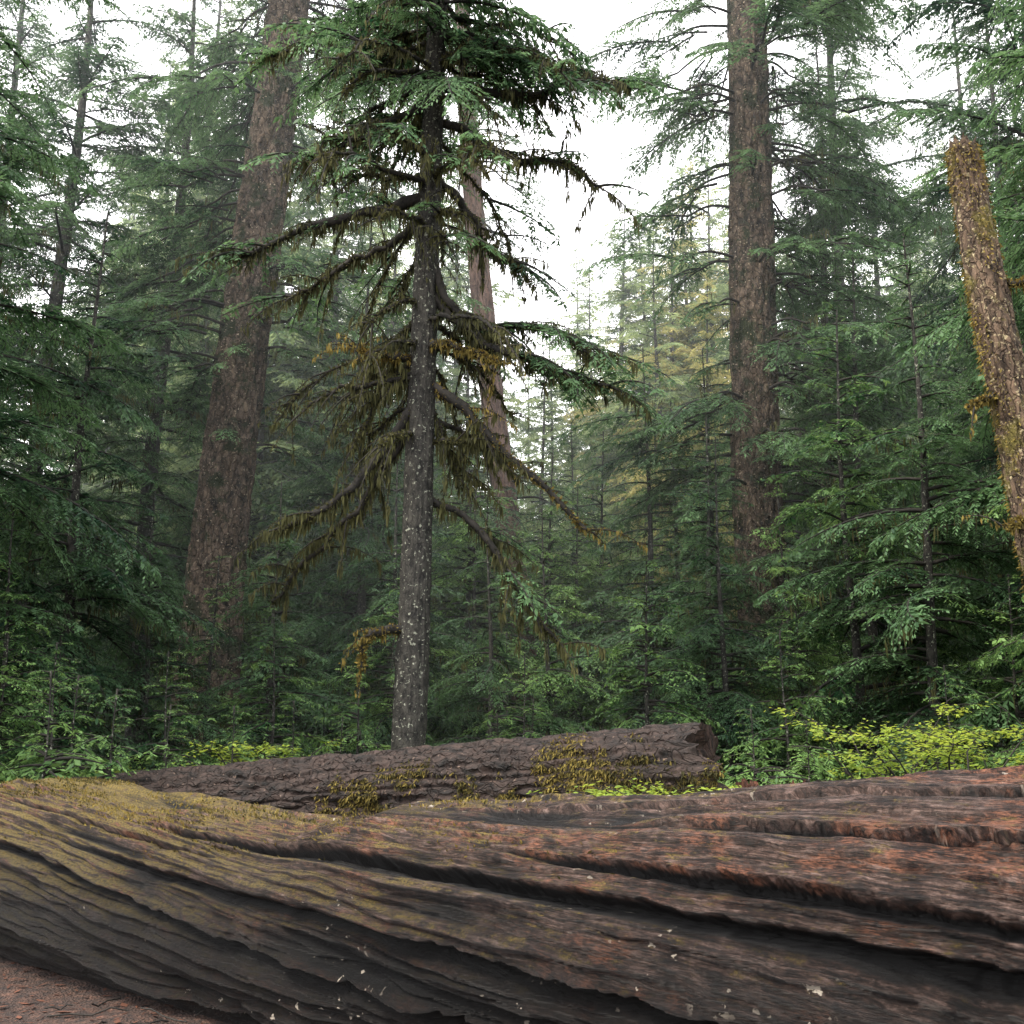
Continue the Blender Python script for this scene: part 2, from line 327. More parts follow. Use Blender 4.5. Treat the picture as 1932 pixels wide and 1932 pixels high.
def avg(a,b,w):
    q=N(ns,'ShaderNodeMath',operation='MULTIPLY_ADD');lk.new(b,q.inputs[0]);q.inputs[1].default_value=w
    q2=N(ns,'ShaderNodeMath',operation='MULTIPLY');lk.new(a,q2.inputs[0]);q2.inputs[1].default_value=1-w;lk.new(q2.outputs[0],q.inputs[2]);return q.outputs[0]
fib=gn(1.1,13,5,8,.78);fib2=gn(3,26,7,5,.8,3);blot=gn(1.5,2.5,4,10,.82,9)
mixf=avg(fib,blot,.42)
q=ramp(ns,[(.42,(.004,.003,.003)),(.475,(.032,.018,.014)),(.52,(.11,.065,.050)),(.59,(.33,.225,.19))]);lk.new(mixf,q.inputs[0]);col=q.outputs[0]
red=thr(gn(.9,2.2,1.1,7,.72,11),.49,.57);redf=thr(avg(fib2,blot,.5),.45,.55)
rc=mixc(redf,(.025,.010,.007),(.36,.15,.085));col=mixc(mul(red,thr(gn(1.5,4,3,6,.75,5),.46,.54)),col,rc)
col=mulc(col,thr(fib2,.38,.56,.25))
geo=N(ns,'ShaderNodeNewGeometry');sp=N(ns,'ShaderNodeSeparateXYZ');lk.new(geo.outputs['Position'],sp.inputs[0]);sn=N(ns,'ShaderNodeSeparateXYZ');lk.new(geo.outputs['Normal'],sn.inputs[0])
mrx=N(ns,'ShaderNodeMapRange');mrx.inputs[1].default_value=1.8;mrx.inputs[2].default_value=-3.4;mrx.inputs[3].default_value=.15;lk.new(sp.outputs['X'],mrx.inputs[0])
up=N(ns,'ShaderNodeMapRange');up.inputs[1].default_value=.0;up.inputs[2].default_value=.8;lk.new(sn.outputs['Z'],up.inputs[0])
mo=N(ns,'ShaderNodeMath',operation='MULTIPLY_ADD');lk.new(mul(mrx.outputs[0],up.outputs[0]),mo.inputs[0]);mo.inputs[1].default_value=.25;lk.new(gn(2,5,3,9,.8,7),mo.inputs[2])
mc=mixc(thr(gn(12,14,6,5,.8,2),.42,.58),(.025,.021,.008),(.31,.22,.05));col=mixc(thr(mo.outputs[0],.60,.70),col,mc)
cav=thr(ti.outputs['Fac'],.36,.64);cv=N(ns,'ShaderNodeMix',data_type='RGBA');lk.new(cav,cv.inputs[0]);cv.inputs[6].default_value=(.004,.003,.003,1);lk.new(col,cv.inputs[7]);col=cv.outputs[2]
low_shade=N(ns,'ShaderNodeMapRange');low_shade.inputs[1].default_value=.45;low_shade.inputs[2].default_value=1.0;low_shade.inputs[3].default_value=.08;low_shade.inputs[4].default_value=1  # shade painted into the wood colour, deepening towards the ground
lk.new(sp.outputs['Z'],low_shade.inputs[0]);col=mulc(col,low_shade.outputs[0])
lx=N(ns,'ShaderNodeMapRange');lx.inputs[1].default_value=-2.4;lx.inputs[2].default_value=-.6;lx.inputs[3].default_value=.9;lk.new(sp.outputs['X'],lx.inputs[0])
li=thr(mul(gn(2.4,4,6,4,.6,23),lx.outputs[0]),.63,.645);lim=thr(gn(.6,.9,1.1,4,.6,31),.49,.55);col=mixc(mul(li,lim),col,(.50,.44,.36))
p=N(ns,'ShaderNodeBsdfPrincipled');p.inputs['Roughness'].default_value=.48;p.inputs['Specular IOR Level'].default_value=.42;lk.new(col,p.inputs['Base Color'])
ad=N(ns,'ShaderNodeMath',operation='MULTIPLY_ADD');lk.new(fib2,ad.inputs[0]);ad.inputs[1].default_value=.5;lk.new(mixf,ad.inputs[2])
bu=N(ns,'ShaderNodeBump');bu.inputs['Strength'].default_value=1;bu.inputs['Distance'].default_value=.09;lk.new(ad.outputs[0],bu.inputs['Height']);lk.new(bu.outputs[0],p.inputs['Normal'])
o=N(ns,'ShaderNodeOutputMaterial');lk.new(p.outputs[0],o.inputs[0])

K,S=2300,660
xs=np.array([-8,-3.6,-1,1.5,4.5]);ys=np.array([11.9,8.9,7.0,5.2,3.2])
X=np.linspace(-8,4.5,K);Y=np.interp(X,xs,ys)
for _ in range(3): Y=np.convolve(np.pad(Y,75,mode='edge'),np.ones(151)/151,'valid')
zt=np.interp(X,[-8,-4.6,-3.7,-2.6,-1.5,-.95,-.6,.6,1.5,2.2,4.5],[.8,.98,1.20,1.12,1.02,.98,1.14,1.19,1.31,1.39,1.43])
zt=np.convolve(np.pad(zt,8,mode='edge'),np.ones(17)/17,'valid')
zs=zt.copy()
for _ in range(3): zs=np.convolve(np.pad(zs,200,mode='edge'),np.ones(401)/401,'valid')
hw=np.interp(X,[-8,-3.6,-1,1.5,4.5],[.6,.7,.76,.8,.85])
L_=np.concatenate([[0],np.cumsum(np.hypot(np.diff(X),np.diff(Y)))])
tn=np.stack([np.gradient(X),np.gradient(Y)],-1);tn/=np.linalg.norm(tn,axis=1)[:,None]
fx,fy=tn[:,1],-tn[:,0]
th=np.linspace(-math.pi*.75,math.pi*1.02,S)[None]
XX=X[:,None];LL=L_[:,None]
thg=th-.20*XX
al=thg*.7; al=al+.035*noise(LL*.3,al*2.,8.)+.010*noise(LL*1.4,al*6,8.)+.006*noise(LL*7,al*18,8.)
d=.06*fbm(LL*.2,al*1.6,1.,2)+.03*ridge(LL*.2,al*4.5,2.)+.028*fbm(LL*3,al*12,3.,4)+.05
def saw(fr,wob,amp,s,lf):
    u=al*fr+wob*noise(LL*lf,al*fr*.35,s)+.15*noise(LL*lf*6,al*fr,s);w=u-np.floor(u);return amp*(w**1.6)*(np.clip(.9-w,0,.1)/.1)
d=d+saw(6,.45,.055,12.,.35)*np.clip(noise(LL*.5,al*2.5,14.)+.7,0,1)+saw(14,.7,.042,13.,.7)*np.clip(noise(LL*1.3,al*5,15.)+.5,0,1)+saw(38,.8,.010,16.,1.6)
d=d-.045*crev(LL*.3,al*5,3.,.08)*np.clip(noise(LL*.8,al*3,4.)+.6,0,1)-.030*crev(LL*.7,al*14,4.,.12)*np.clip(noise(LL*1.5,al*5,9.)+.6,0,1)-.014*crev(LL*1.8,al*34,5.,.18)
d=d-.05*np.clip(fbm(LL*1.1,al*5,31.,3)-.25,0,1)*3.5
def crack(pts,dep,w,step,wide=.35,fade=.4):
    global d
    px=[a for a,b in pts];pt=[b for a,b in pts]
    tc_=np.interp(X,px,pt)[:,None]+.025*noise(LL*.8,0.,3.)+.012*noise(LL*7,0.,3.)+.008*noise(LL*22,0.,3.)
    win=(np.clip((X-px[0])/fade,0,1)*np.clip((px[-1]-X)/.5,0,1))[:,None]
    wv=w*(.7+.5*noise(LL*.9,0.,21.))
    e=th-tc_
    d=d-win*dep*np.exp(-(np.clip(e,0,9)/wv)**1.5)*(e>=0)-win*dep*np.exp(-(e/(w*.12))**2)*(e<0)
    d=d+win*step*np.exp(-(np.abs(e)/wide))*(e<0)
crack([(-2.4,.62),(-1.2,.72),(.2,1.0),(1.2,1.25),(4.6,1.75)],.19,.09,.05,fade=1.4)
crack([(.1,.75),(.9,.95),(2.2,1.22),(4.6,1.6)],.15,.07,.04,fade=.9)
crack([(-2.6,.95),(-1.,1.3),(.5,1.55),(2,1.85),(4.5,2.3)],.13,.08,.04,fade=1)
crack([(-.4,.15),(1.5,.35),(4.6,.7)],.06,.04,.03,fade=.8)
crack([(-7,.5),(-4,.9),(-2.5,1.25),(-.5,1.75),(2,2.2)],.12,.09,.05,fade=1)
crack([(-7.5,.0),(-4.5,.35),(-2.8,.7),(-1.2,1.0)],.07,.05,.03,fade=1)
crack([(-5,1.5),(-3,1.9),(-1,2.2),(1,2.6)],.14,.12,.06)
crack([(.8,.55),(2,.8),(4.6,1.1)],.06,.03,.03,fade=.8)
hh=(zs/2+.06)[:,None]
ct,st=np.cos(th),np.sin(th)
ex=.88
rx=(hw[:,None])*np.sign(st)*np.abs(st)**ex;rz=hh*np.sign(ct)*np.abs(ct)**ex
nx=st;nz=ct
topdamp=1-.35*np.clip(ct,0,1)**2
off=rx+nx*d;VZ=(zs/2)[:,None]+rz+nz*d*topdamp-.07+(zt-zs)[:,None]*np.clip(ct,0,1)**3
V=np.stack([XX+fx[:,None]*off,Y[:,None]+fy[:,None]*off,VZ],-1)
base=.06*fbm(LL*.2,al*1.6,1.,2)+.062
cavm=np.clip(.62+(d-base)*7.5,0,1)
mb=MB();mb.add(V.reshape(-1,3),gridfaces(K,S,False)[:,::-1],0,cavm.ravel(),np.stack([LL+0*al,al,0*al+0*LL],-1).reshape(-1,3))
rr=np.random.RandomState(5)
n=260000;ii=rr.randint(0,K,n);jj=rr.randint(60,460,n)
w=np.clip((1.2-X[ii])/4.2,0,1)*np.clip(noise(L_[ii]*1.6,jj*.045,4.)+.5*noise(L_[ii]*6,jj*.12,4.)+.1,0,1)*np.clip((420-jj)/150,0,1)
k=rr.rand(n)<w;ii=ii[k];jj=jj[k];n=len(ii)
B=V[ii,jj];D=norm(np.stack([fx[ii]*st[0,jj],fy[ii]*st[0,jj],ct[0,jj]+.1],-1)+rr.normal(0,.5,(n,3))+[0,0,-.2]);Sd=norm(np.cross(D,rr.normal(0,1,(n,3))))
v,f=rhombs(B-D*.006,D,Sd,rr.uniform(.012,.04,n),rr.uniform(.003,.007,n));mb.add(v,f,1,np.repeat(rr.rand(n),4),None)
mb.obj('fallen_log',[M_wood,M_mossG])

# ---------------------------------------------------------------- second log
K,S=700,260
t=np.linspace(0,1,K);A=np.array([-5.9,12.7,.62]);Bp=np.array([1.72,9.9,1.17])
C=A+(Bp-A)*t[:,None];rad=np.interp(t,[0,1],[.38,.52])
tt=norm(Bp-A);n1_=norm(np.cross(tt,[0,0,1]));n2_=np.cross(n1_,tt)
a=np.linspace(0,2*math.pi,S,endpoint=False)[None];Ls=(t*8.3)[:,None]
ca,sa=np.cos(a),np.sin(a)
d=.03*fbm(ca*1.5,sa*1.5,Ls*.5,3)-.05*crev(ca*6+3,sa*6,Ls*2.2,.2)+.035*fbm(ca*11,sa*11,Ls*6,3)
endj=.16*fbm(ca*3,sa*3,0.,3)+.12*crev(ca*4,sa*4,2.,.2)
rr_=rad[:,None]+d
V=C[:,None]+rr_[...,None]*(ca[...,None]*n1_+sa[...,None]*n2_)
V+=tt*(endj[...,None]*np.clip((t-.93)/.07,0,1)[:,None,None])
mb=MB();G=np.stack([Ls+0*a,.45*ca+0*Ls,.45*sa+0*Ls],-1).reshape(-1,3)
mb.add(V.reshape(-1,3),gridfaces(K,S),0,.5,G)
for ring,sgn in ((K-1,1),(0,-1)):
    q=np.linspace(1,0.02,14)[:,None,None];E=C[ring]+(V[ring][None]-C[ring])*q
    E=E-sgn*tt*(.22*(1-q)*(1+noise(q*6,a[...,None]*2.,3.)))
    mb.add(E.reshape(-1,3),gridfaces(14,S),2,.5,E.reshape(-1,3)*[1,4,1])
rr=np.random.RandomState(9)
n=110000;i=(K*(.55+.45*rr.rand(n)**.8)).astype(int).clip(0,K-1);j=rr.randint(0,S,n)
cd=V[i,j];front=((cd-C[i])@np.array([0,-1.,.0]))>.05
k=front&(noise(cd[:,0]*2.2,cd[:,2]*4,6.)+.7*noise(cd[:,0]*9,cd[:,2]*9,6.)+2.2*(C[i][:,2]+.20-cd[:,2])+2.0*(i/K-.84)+rr.normal(0,.15,n)>.0);cd=cd[k];n=len(cd)
D=norm(np.stack([rr.normal(0,.5,n),-.35+rr.normal(0,.3,n),-.9+rr.normal(0,.6,n)],-1));Sd=norm(np.cross(D,rr.normal(0,1,(n,3))))
v,f=rhombs(cd,D,Sd,rr.uniform(.02,.07,n),rr.uniform(.004,.010,n));mb.add(v,f,1,np.repeat(rr.rand(n)**1.5,4))
M_end=bark('log_end_wood',(.008,.006,.005),(.06,.035,.025),freq=10,bump=.8)
mb.obj('fallen_log',[M_logbark,M_mossG,M_end])
def rotten(loc,r0,h,seed):
    K,S=40,120;z=np.linspace(-.1,1,K)[:,None];a=np.arange(S)*2*math.pi/S
    ca,sa=np.cos(a)[None],np.sin(a)[None]
    top=h*(.93+.08*noise(ca*2.5+seed,sa*2.5,1.)+.05*noise(ca*9+seed,sa*9,2.))
    rr=r0*(1.25-.3*z+.15*ridge(ca*4,sa*4,z*.4)+.08*noise(ca*12,sa*12,z*2))
    V=np.stack([rr*ca,rr*sa,z*top],-1).reshape(-1,3);mb=MB();mb.add(V,gridfaces(K,S),0,.5,V*[3,3,.6])
    q=np.linspace(1,.03,8)[:,None];E=np.stack([rr[-1:]*ca*q,rr[-1:]*sa*q,top*q+(1-q)*h*.55],-1).reshape(-1,3);mb.add(E,gridfaces(8,S),0,.5,E*[3,3,.6])
    o=mb.obj('rotten_stump',[M_rot]);o.location=loc
M_rot=bark('rotten_wood',(.025,.010,.007),(.16,.065,.038),freq=8,bump=.9,scale=(1.5,1.5,.4))
rotten((2.42,10.6,0),.30,1.18,3);rotten((-3.4,13.9,0),.4,1.15,8)

# ---------------------------------------------------------------- big trees
def bigtree(name,P,rad,mat,brs,seed,S=150,K=620,rough=.10,mats_need=M_need,flare=.3,extra=None):
    mb=MB();r=np.random.RandomState(seed)
    Q,rd=trunk(mb,P,rad,0,S=S,K=K,rough=rough,flare=flare)
    for (z0,z1,n,La,Lb,azc,azs) in brs:
        for i in range(n):
            z=r.uniform(z0,z1);j=int(np.argmin(abs(Q[:,2]-z)));az=azc+r.uniform(-azs,azs);L=r.uniform(La,Lb)
            dirv=np.array([math.cos(az),math.sin(az),0])
            st_=Q[j]+dirv*rd[j]*.8
            if L>1.6:
                e=st_+dirv*L*.45+[0,0,-.1*L];v,f=tube(smoothpath([st_,st_+dirv*L*.25+[0,0,.02],e],8),np.linspace(.035,.02,8),5);mb.add(v,f,1,.4)
                for k in range(2): put_branch(mb,st_+(e-st_)*r.uniform(.3,.8),L*.6,az+r.choice([-1,1])*r.uniform(.3,.9),r.uniform(-.35,0),r)
                put_branch(mb,e,L*.75,az,r.uniform(-.35,0),r)
            else: put_branch(mb,st_,L,az,r.uniform(-.3,.1),r)
            if r.rand()<.5:
                q=st_+dirv*np.linspace(0,L*.6,6)[:,None];strands(mb,q,30,(.1,.4),3,r)
    if extra: extra(mb,Q,rd,r)
    return mb.obj(name,[mat,M_twig,mats_need,M_moss,M_mossG])
bigtree('spruce_tree',[(-6.1,22,-.2),(-5.95,22,5),(-5.6,22,10),(-5.2,22,15),(-4.9,22,20),(-4.6,22,30)],[.66,.57,.51,.46,.42,.3],M_old,
   [(10,24,60,1.5,4.2,0,3.14),(7,12,14,.8,2.2,-1.0,1.6),(9,18,20,1.5,3.4,math.pi,.9)],1)
bigtree('spruce_tree',[(5.15,22,-.2),(5.0,22,6),(5.15,22,12),(5.25,22,18),(5.2,22,30)],[.55,.50,.46,.41,.28],M_old,
   [(4,12,40,1.0,3.0,-.4,1.2),(9,26,66,1.5,4.0,-.2,1.9),(6,18,34,.8,3.4,math.pi,.9)],2)
bigtree('cedar_tree',[(.55,27,0),(.1,27,5),(-.6,27,11),(-1.2,27,18),(-1.6,27,26)],[.38,.33,.29,.24,.15],bark('cedar_bark',(.035,.023,.019),(.24,.155,.12),freq=8,scale=(1.5,1.5,.2),bump=.9),
   [(14,25,30,1.2,3.0,0,3.14),(3,9,28,.8,2.4,-1.5,2.4)],3,S=90,K=300)
def snagx(mb,Q,rd,r):
    a=np.arange(150)*2*math.pi/150;top=Q[-1];rt=rd[-1]
    n=60;an=r.rand(n)*6.28;B=top+np.stack([np.cos(an)*rt*.7,np.sin(an)*rt*.7,np.full(n,-.1)],-1)
    D=norm(np.stack([r.normal(0,.12,n),r.normal(0,.12,n),np.ones(n)],-1));S_=np.stack([-np.sin(an),np.cos(an),0*an],-1)
    v,f=rhombs(B,D,S_,r.uniform(.1,.24,n),r.uniform(.03,.06,n));mb.add(v,f,0,.5)
    n=9000;j=r.randint(0,len(Q)-1,n);an=r.rand(n)*6.28
    k=noise(np.cos(an)*1.5+j*.012,np.sin(an)*1.5,j*.02)>.0;j=j[k];an=an[k];n=len(j)
    rd_=rd[j]*1.04;B=Q[j]+np.stack([np.cos(an)*rd_,np.sin(an)*rd_,0*an],-1)
    D=norm(np.stack([np.cos(an),np.sin(an),-.9+0*an],-1)+r.normal(0,.4,(n,3)));S_=norm(np.cross(D,r.normal(0,1,(n,3))))
    v,f=rhombs(B,D,S_,r.uniform(.02,.08,n),r.uniform(.006,.013,n));mb.add(v,f,4,np.repeat(r.rand(n),4))
    for z,dx,dz in ((5.3,-.55,.0),(6.6,.6,.1),(3.8,-.4,.1)):
        j=int(np.argmin(abs(Q[:,2]-z)));limb(mb,[Q[j],Q[j]+[dx*.5,-.1,dz-.02],Q[j]+[dx,-.15,dz-.12]],.05,r,moss=160,mat=4,tw=1,mlen=(.04,.16))
bigtree('broken_snag',[(6.15,12,-.2),(6.0,12,2),(5.77,12,4.2),(5.52,12,6.5),(5.35,12,8.4)],[.28,.25,.23,.21,.17],M_snag,[],4,S=110,K=420,rough=.14,extra=snagx)

def central(mb,Q,rd,r):
    def at(z): return Q[int(np.argmin(abs(Q[:,2]-z)))]
    man=[(5.9,[(-.5,-.1,-.75),(-1.15,-.2,-1.5),(-1.75,-.3,-1.8)],.08,3,0),
         (5.8,[(-.4,.1,-.7),(-.9,.2,-1.4),(-1.5,.3,-2.0),(-1.9,.3,-2.5)],.07,3,0),
         (6.45,[(-.3,-.2,-.02),(-.65,-.3,-.05),(-.8,-.3,.1)],.06,4,0),
         (6.7,[(.3,-.25,-.1),(.7,-.35,-.25),(1.0,-.4,-.4)],.06,4,0),
         (6.4,[(-.25,-.1,-.25),(-.6,-.1,-.6),(-.9,-.1,-1.2)],.05,3,0),
         (7.2,[(-.25,0,-.4),(-.45,-.1,-.9)],.05,3,0),
         (8.8,[(-.9,-.2,-.35),(-1.7,-.3,-.65),(-2.7,-.3,-1.1)],.085,3,4),
         (8.5,[(-.6,.3,-.25),(-1.3,.5,-.5),(-1.9,.6,-.9)],.07,3,3),
         (10.2,[(-.5,-.2,-.3),(-.9,-.4,-.7),(-1.5,-.5,-1.1)],.07,3,3),
         (10.5,[(.9,-.1,-.15),(1.5,-.2,-.25),(2.0,-.2,.0),(2.7,-.3,-.2)],.075,3,6),
         (10.0,[(.7,.1,-.3),(1.3,.2,-.5),(1.9,.2,-.55),(2.3,.2,-.9)],.07,3,4),
         (11.3,[(.8,.1,.0),(1.5,.2,-.3),(2.5,.2,-.6)],.06,3,8),
         (11.6,[(-.8,.1,.1),(-1.5,.2,-.1),(-2.4,.2,-.5)],.06,3,8),
         (9.2,[(.5,.2,-.5),(.8,.3,-1.0),(1.2,.3,-1.3)],.06,3,3),
         (7.5,[(.4,-.1,-.55),(.9,-.2,-.95),(1.6,-.2,-1.2),(2.4,-.3,-1.5)],.08,3,18),
         (7.9,[(.35,-.1,-.7),(.7,-.1,-1.0),(1.5,-.1,-1.0),(2.2,-.1,-1.4)],.065,3,14),
         (6.3,[(.5,-.1,-.5),(1.1,-.2,-1.15),(1.6,-.3,-1.6),(2.15,-.3,-2.2)],.075,4,0),
         (6.0,[(.3,.1,-.6),(.5,.1,-1.1)],.05,3,0),
         (5.3,[(.4,-.1,.02),(.75,-.1,-.03)],.035,3,0),
         (4.6,[(.6,.1,-.2),(1.1,.1,-.8),(1.5,.1,-1.5),(1.9,.1,-2.0)],.06,3,4),
         (2.9,[(-.35,-.2,-.05),(-.55,-.3,-.15),(-.6,-.3,-.5)],.07,4,0)]
    for z,pp,r0,mt,fo in man:
        o=at(z);limb(mb,[o]+[o+np.array(q) for q in pp],r0,r,moss=200 if mt==3 else 240,mat=mt,tw=12 if mt==3 else 5,foli=fo,mlen=(.05,.30) if mt==3 else (.03,.16),w=.011)
    for i in range(54):
        z=r.uniform(5.2,12.5);az=r.rand()*6.28;l=r.uniform(.6,1.9+.1*(z-5));o=at(z);d=np.array([math.cos(az),math.sin(az),0]);s=r.uniform(.35,.8) if z<9 else r.uniform(.2,.6)
        limb(mb,[o,o+d*l*.4+[0,0,-.1*l],o+d*l*.75+[0,0,-.5*s*l],o+d*l+[0,0,-s*l]],r.uniform(.022,.045),r,moss=90,tw=7,foli=(1 if z>7.5 else 0)+(2 if z>9.5 else 0),w=.010)
    for i in range(66):
        z=r.uniform(10.4,18);az=r.rand()*6.28;put_branch(mb,at(z),r.uniform(1.2,3.0)*(1-(z-10)/12)+.3,az,r.uniform(-.5,0),r)
bigtree('hemlock_tree',[(-1.33,14,-.15),(-1.25,14,3),(-1.2,14,6),(-1.1,14,10),(-1.02,14,14),(-1.0,14,19)],[.225,.2,.185,.15,.10,.02],M_bark,[],6,S=110,K=700,rough=.07,flare=.15,extra=central)

# ---------------------------------------------------------------- stand of hemlocks
def H(me,x,y,s=1,rz=None,tilt=(0,0),name='hemlock_tree'):
    place(name,me,(x,y,float(gz(x,y))-.05),R.rand()*6.28 if rz is None else rz,s,tilt)
H(tall[0],-9.6,17);H(tall[2],-12,21);H(tall[1],-8.6,26);H(tall[3],-14,28);H(tall[2],-7.6,14.5,.9)
H(tall[0],-3.6,31,.85);H(tall[1],-10.5,24);H(tall[2],-3.4,24.5,.76)
H(tall[1],9.8,19);H(tall[0],11.5,24);H(tall[3],8.6,27);H(tall[2],8.6,14.5,1.0);H(tall[0],7.4,24.5,.9);H(tall[1],13,29)
H(tall[0],-9.6,10,.9);H(tall[2],7.9,8.8,.95)
H(mid[0],5.9,15.5,1.0);H(midL[0],5.2,16.8,1.05);H(mid[1],-7.0,17.5,.95);H(mid[2],-4.1,19,.8);H(midL[0],7.4,13.4,.95);H(mid[1],8.6,17.5);H(midL[0],-9,13.5,1.0)
H(mid[1],2.9,23,.9);H(midL[1],.6,20,.95);H(mid[0],-2.3,21.5,.85);H(midL[0],-.8,24);H(mid[2],3.6,20);H(midL[0],3.9,26,1.2);H(mid[1],-10.5,20);H(mid[0],1.6,29,1.1)
H(midL[1],-8.2,15.6,1.1);H(midL[0],-7.4,12.9,.8);H(mid[2],-9.8,15.8);H(midL[1],-5.3,19.6,.8);H(mid[1],6.7,20.5,1);H(midL[1],4.9,19.7,1.0);H(mid[2],7.9,15.6,1.1);H(mid[2],-3.0,25.5,1.1);H(midL[0],2.2,26,1.1);H(midL[1],-1.9,18.6,.8)
H(mid[0],-12.5,24,1.2);H(mid[1],10.8,21,1.1);H(midL[0],.9,24.5,1.0);H(mid[2],-.4,19.5,.8);H(mid[0],3.4,17.8,.72);H(mid[2],-6.0,18.2,.75);H(midL[1],-6.6,14.4,.75);H(mid[1],4.2,23,.9)
H(young[0],1.95,16.0,1.0);H(young[1],3.7,15.2);H(young[0],-3.6,16.8,.85);H(young[1],-2.4,17.5);H(young[2],-3.9,12.8,.95);H(young[1],-5.4,13.2,.9);H(young[2],-4.8,11.6,1.1);H(young[2],-2.9,14.9,1)
H(young[1],-6.0,12.2,.85);H(young[2],.3,15.8);H(young[1],.2,18.5);H(young[2],2.9,13.6,.9);H(young[0],6.6,14.6,.9);H(young[2],3.3,12.6,.85);H(young[0],-7.3,15.6,.9);H(young[1],-.1,22,1.2);H(young[0],4.6,17.8,1)
H(young[2],.9,14.2,.8);H(young[2],-.2,15.2,.9);H(young[2],2.2,12.4,.75);H(young[1],-4.5,14.6,.9);H(young[2],-5.6,11.2,1.05);H(young[2],1.6,13.2,.8);H(young[1],5.3,13.6,.8)
H(young[2],-4.1,11.6,1.0);H(young[2],-3.3,13.3,.95);H(young[2],-4.9,12.6,1.1);H(young[1],-6.2,13.6,.95);H(young[2],-2.2,14.6,.9)
df=bpy.data.objects.new('distant_forest',None);sc.collection.objects.link(df)
rr=np.random.RandomState(21)
def D_(me,x,y,s,nm='distant_tree'): place(nm,me,(x,y,float(gz(x,y))-.1),rr.rand()*6.28,s,parent=df)
for i in range(80):
    y=33+40*rr.rand()**1.4;u=rr.uniform(-.55,.55);x=u*y
    s=rr.uniform(.6,1.05)
    if 0.0<u<.17: s=min(s,.8)*(.85 if y<50 else .95)
    D_(far[rr.randint(3)],x,y,s)
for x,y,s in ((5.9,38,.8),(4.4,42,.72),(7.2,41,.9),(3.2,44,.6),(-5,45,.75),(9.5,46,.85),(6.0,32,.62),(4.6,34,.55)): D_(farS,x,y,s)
for i in range(46):
    y=rr.uniform(24,38);x=rr.uniform(-.58,.58)*y
    D_((mid[rr.randint(3)] if rr.rand()<.3 else midL[rr.randint(2)]),x,y,rr.uniform(.8,1.2),'understory_tree')
for x,y in ((-5,-17),(5,-14),(13,-8),(13,3)):  # unseen trees behind and beside the camera, added to block low light
    H(tall[rr.randint(4)],x,y,rr.uniform(.9,1.1))

# ---------------------------------------------------------------- shrubs and ferns
def shrub(h,w,n,seed,mat):
    r=np.random.RandomState(seed);mb=MB()
    for i in range(16):
        az=r.rand()*6.28;l=r.uniform(.5,1);d=np.array([math.cos(az)*w*l,math.sin(az)*w*l,0])
        P=smoothpath([(0,0,-.05),d*.35+[0,0,h*.55*l],d*.8+[0,0,h*.9*l],d+[0,0,h*l*.92]],12)
        P[1:]+=r.normal(0,.015,P[1:].shape)
        v,f=tube(P,np.linspace(.012,.003,12),4);mb.add(v,f,0,.4)
        for k in range(9):
            j=r.randint(3,12);a2=r.rand()*6.28;l2=r.uniform(.12,.4);e=P[j]+np.array([math.cos(a2)*l2,math.sin(a2)*l2,r.uniform(-.03,.1)])
            v,f=tube(np.array([P[j],(P[j]+e)/2+[0,0,.02],e]),[.004,.003,.002],3);mb.add(v,f,0,.4)
            m_=int(n/144);q=r.rand(m_)[:,None];B=P[j]*(1-q)+e*q+r.normal(0,.02,(m_,3))
            a3=a2+r.normal(0,1.1,m_);D=norm(np.stack([np.cos(a3),np.sin(a3),r.uniform(-.5,.2,m_)],-1));S_=norm(np.cross(D,np.array([0,0,1.])+r.normal(0,.35,(m_,3))))
            v,f=rhombs(B,D,S_,r.uniform(.03,.07,m_),r.uniform(.009,.017,m_));mb.add(v,f,1,np.repeat(np.clip(.3+.5*P[j][2]/h+r.normal(0,.2,m_),0,1),4))
    return mb.obj('shrub',[M_twig,mat],link=False)
sh=[shrub(1.35,.8,3600,1,M_leaf),shrub(1.0,.7,3200,2,M_leaf),shrub(1.7,.8,3000,3,M_leaf)]
for x,y,k,s in ((-2.9,13.2,0,1.2),(-2.5,13.6,1,1.5),(4.3,11.2,0,1.3),(4.0,12.2,2,1.2),(4.9,10.6,1,1.45),(5.4,12.2,2,1.0),(3.0,11.6,1,1.2),(-4.4,10.6,1,1.2),(-.6,13.4,1,1.35),(-5.3,14.2,0,.9),(.9,8.95,1,1.25),(1.7,8.75,1,1.3),(.2,9.3,1,1.1),(1.3,8.9,0,.95)):
    H(sh[k],x,y,s,name='huckleberry_shrub')
def fern(seed):
    r=np.random.RandomState(seed);mb=MB()
    for i in range(18):
        az=r.rand()*6.28;l=r.uniform(.6,1.0);d=np.array([math.cos(az),math.sin(az),0]);sd=np.array([-d[1],d[0],0])
        t=np.linspace(0,1,34);P=d*(t*l*.85)[:,None];P[:,2]=l*(1.1*t-.95*t*t)
        v,f=tube(P[::3],.004,3);mb.add(v,f,0,.4)
        for s in (-1,1):
            L_f=.13*np.sin(np.pi*np.clip(t*.93+.05,0,1))**.7
            Dd=norm(np.broadcast_to(sd*s,(34,3))+d*.35+[0,0,-.25]+r.normal(0,.08,(34,3)))
            v,f=rhombs(P,Dd,norm(np.gradient(P,axis=0)),L_f,np.full(34,.012));mb.add(v,f,1,np.repeat(np.clip(.4+.3*t+r.normal(0,.1,34),0,1),4))
    return mb.obj('fern',[M_twig,M_fern],link=False)
fe=[fern(1),fern(2)]
for i in range(60):
    y=rr.uniform(10.5,22);x=rr.uniform(-.52,.52)*y
    H(fe[i%2],x,y,rr.uniform(.8,1.3),name='sword_fern')
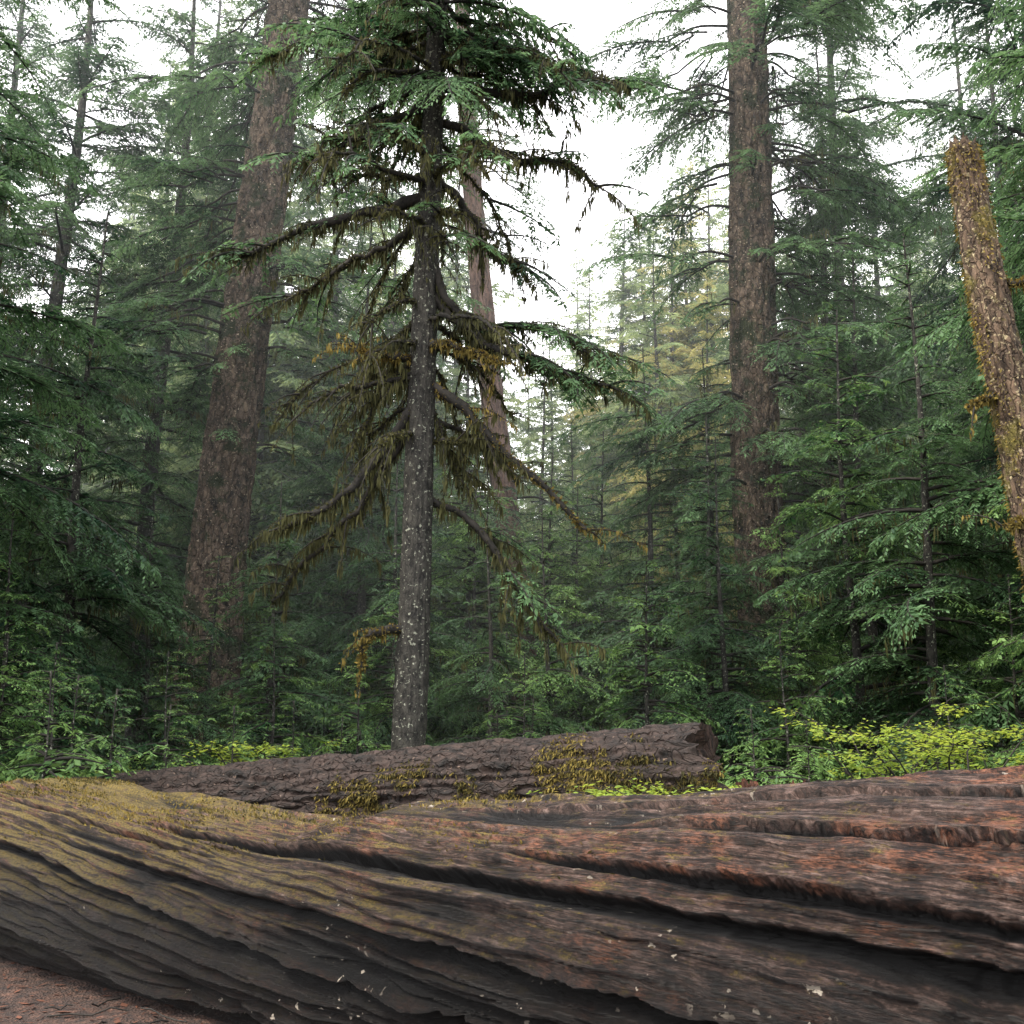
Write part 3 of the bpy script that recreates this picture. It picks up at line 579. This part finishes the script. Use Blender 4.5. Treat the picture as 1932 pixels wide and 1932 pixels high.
for x,y,s in ((3.1,10.4,1.3),(3.8,10.2,1.2),(4.6,9.8,1.3),(2.7,11.2,1.3)): H(fe[0],x,y,s,name='sword_fern')
mb=MB();n=12000;x=rr.uniform(-7,3,n);y=rr.uniform(3,11,n);z=gz(x,y)+.02*noise(x*5,y*5,3.)+.012*noise(x*14,y*14,4.)+.006
a=rr.rand(n)*6.28;D=norm(np.stack([np.cos(a),np.sin(a),rr.normal(0,.12,n)],-1));S_=norm(np.cross(D,[0,0,1.]));l=rr.uniform(.02,.09,n)
v,f=rhombs(np.stack([x,y,z],-1),D,S_,l,l*rr.uniform(.06,.3,n));mb.add(v,f,0,.5,np.repeat(rr.rand(n,3)*5,4,axis=0))
for i in range(130):
    x=rr.uniform(-6,0);y=rr.uniform(4,9);a=rr.rand()*6.28;l=rr.uniform(.1,.5);d=np.array([math.cos(a),math.sin(a),.03])
    P=np.array([x,y,float(gz(x,y))+.02])+d*np.linspace(0,l,5)[:,None]+rr.normal(0,.01,(5,3));v,f=tube(P,.005,4);mb.add(v,f,1)
mb.obj('forest_litter',[M_rot,M_twig])

# ---------------------------------------------------------------- thin mist hanging in the stand
x0,x1,y0,y1,z0,z1=-60,60,15.5,95,-1,60
v=np.array([(x,y,z) for x in (x0,x1) for y in (y0,y1) for z in (z0,z1)],float)
f=np.array([(0,1,3,2),(4,6,7,5),(0,4,5,1),(2,3,7,6),(0,2,6,4),(1,5,7,3)])
m,nt,ns,lk=newmat('mist');vs=N(ns,'ShaderNodeVolumeScatter');vs.inputs['Density'].default_value=.0042;vs.inputs['Color'].default_value=(.90,.97,1,1);vs.inputs['Anisotropy'].default_value=.2
o=N(ns,'ShaderNodeOutputMaterial');lk.new(vs.outputs[0],o.inputs['Volume'])
mb=MB();mb.add(v,f,0);mb.obj('mist',[m],smooth=False)

# ---------------------------------------------------------------- light
el,azs=math.radians(56),math.radians(-125)
w=bpy.data.worlds.new('World');sc.world=w;w.use_nodes=True;nt=w.node_tree;ns=nt.nodes;lk=nt.links;ns.clear()
sky=ns.new('ShaderNodeTexSky');sky.sky_type='NISHITA';sky.sun_disc=False;sky.sun_elevation=el;sky.sun_rotation=azs;sky.dust_density=4;sky.air_density=1
b1=ns.new('ShaderNodeBackground');b1.inputs[1].default_value=.12;lk.new(sky.outputs[0],b1.inputs[0])
b2=ns.new('ShaderNodeBackground');b2.inputs[0].default_value=(1,.98,.98,1);b2.inputs[1].default_value=3.4
ad=ns.new('ShaderNodeAddShader');lk.new(b1.outputs[0],ad.inputs[0]);lk.new(b2.outputs[0],ad.inputs[1])
o=ns.new('ShaderNodeOutputWorld');lk.new(ad.outputs[0],o.inputs[0])
sl=bpy.data.lights.new('sun','SUN');sl.energy=5.0;sl.angle=math.radians(10);sl.color=(1,.92,.78)
so=bpy.data.objects.new('sun',sl);sc.collection.objects.link(so)
sd=Vector((math.sin(azs)*math.cos(el),math.cos(azs)*math.cos(el),math.sin(el)));so.rotation_euler=sd.to_track_quat('Z','Y').to_euler()
cam=bpy.data.cameras.new('camera');co=bpy.data.objects.new('camera',cam);sc.collection.objects.link(co);sc.camera=co
cam.sensor_width=36;cam.lens=38.8;cam.clip_end=1500;co.location=(0,0,1.55);co.rotation_euler=(math.radians(101.5),0,0)
print('done')
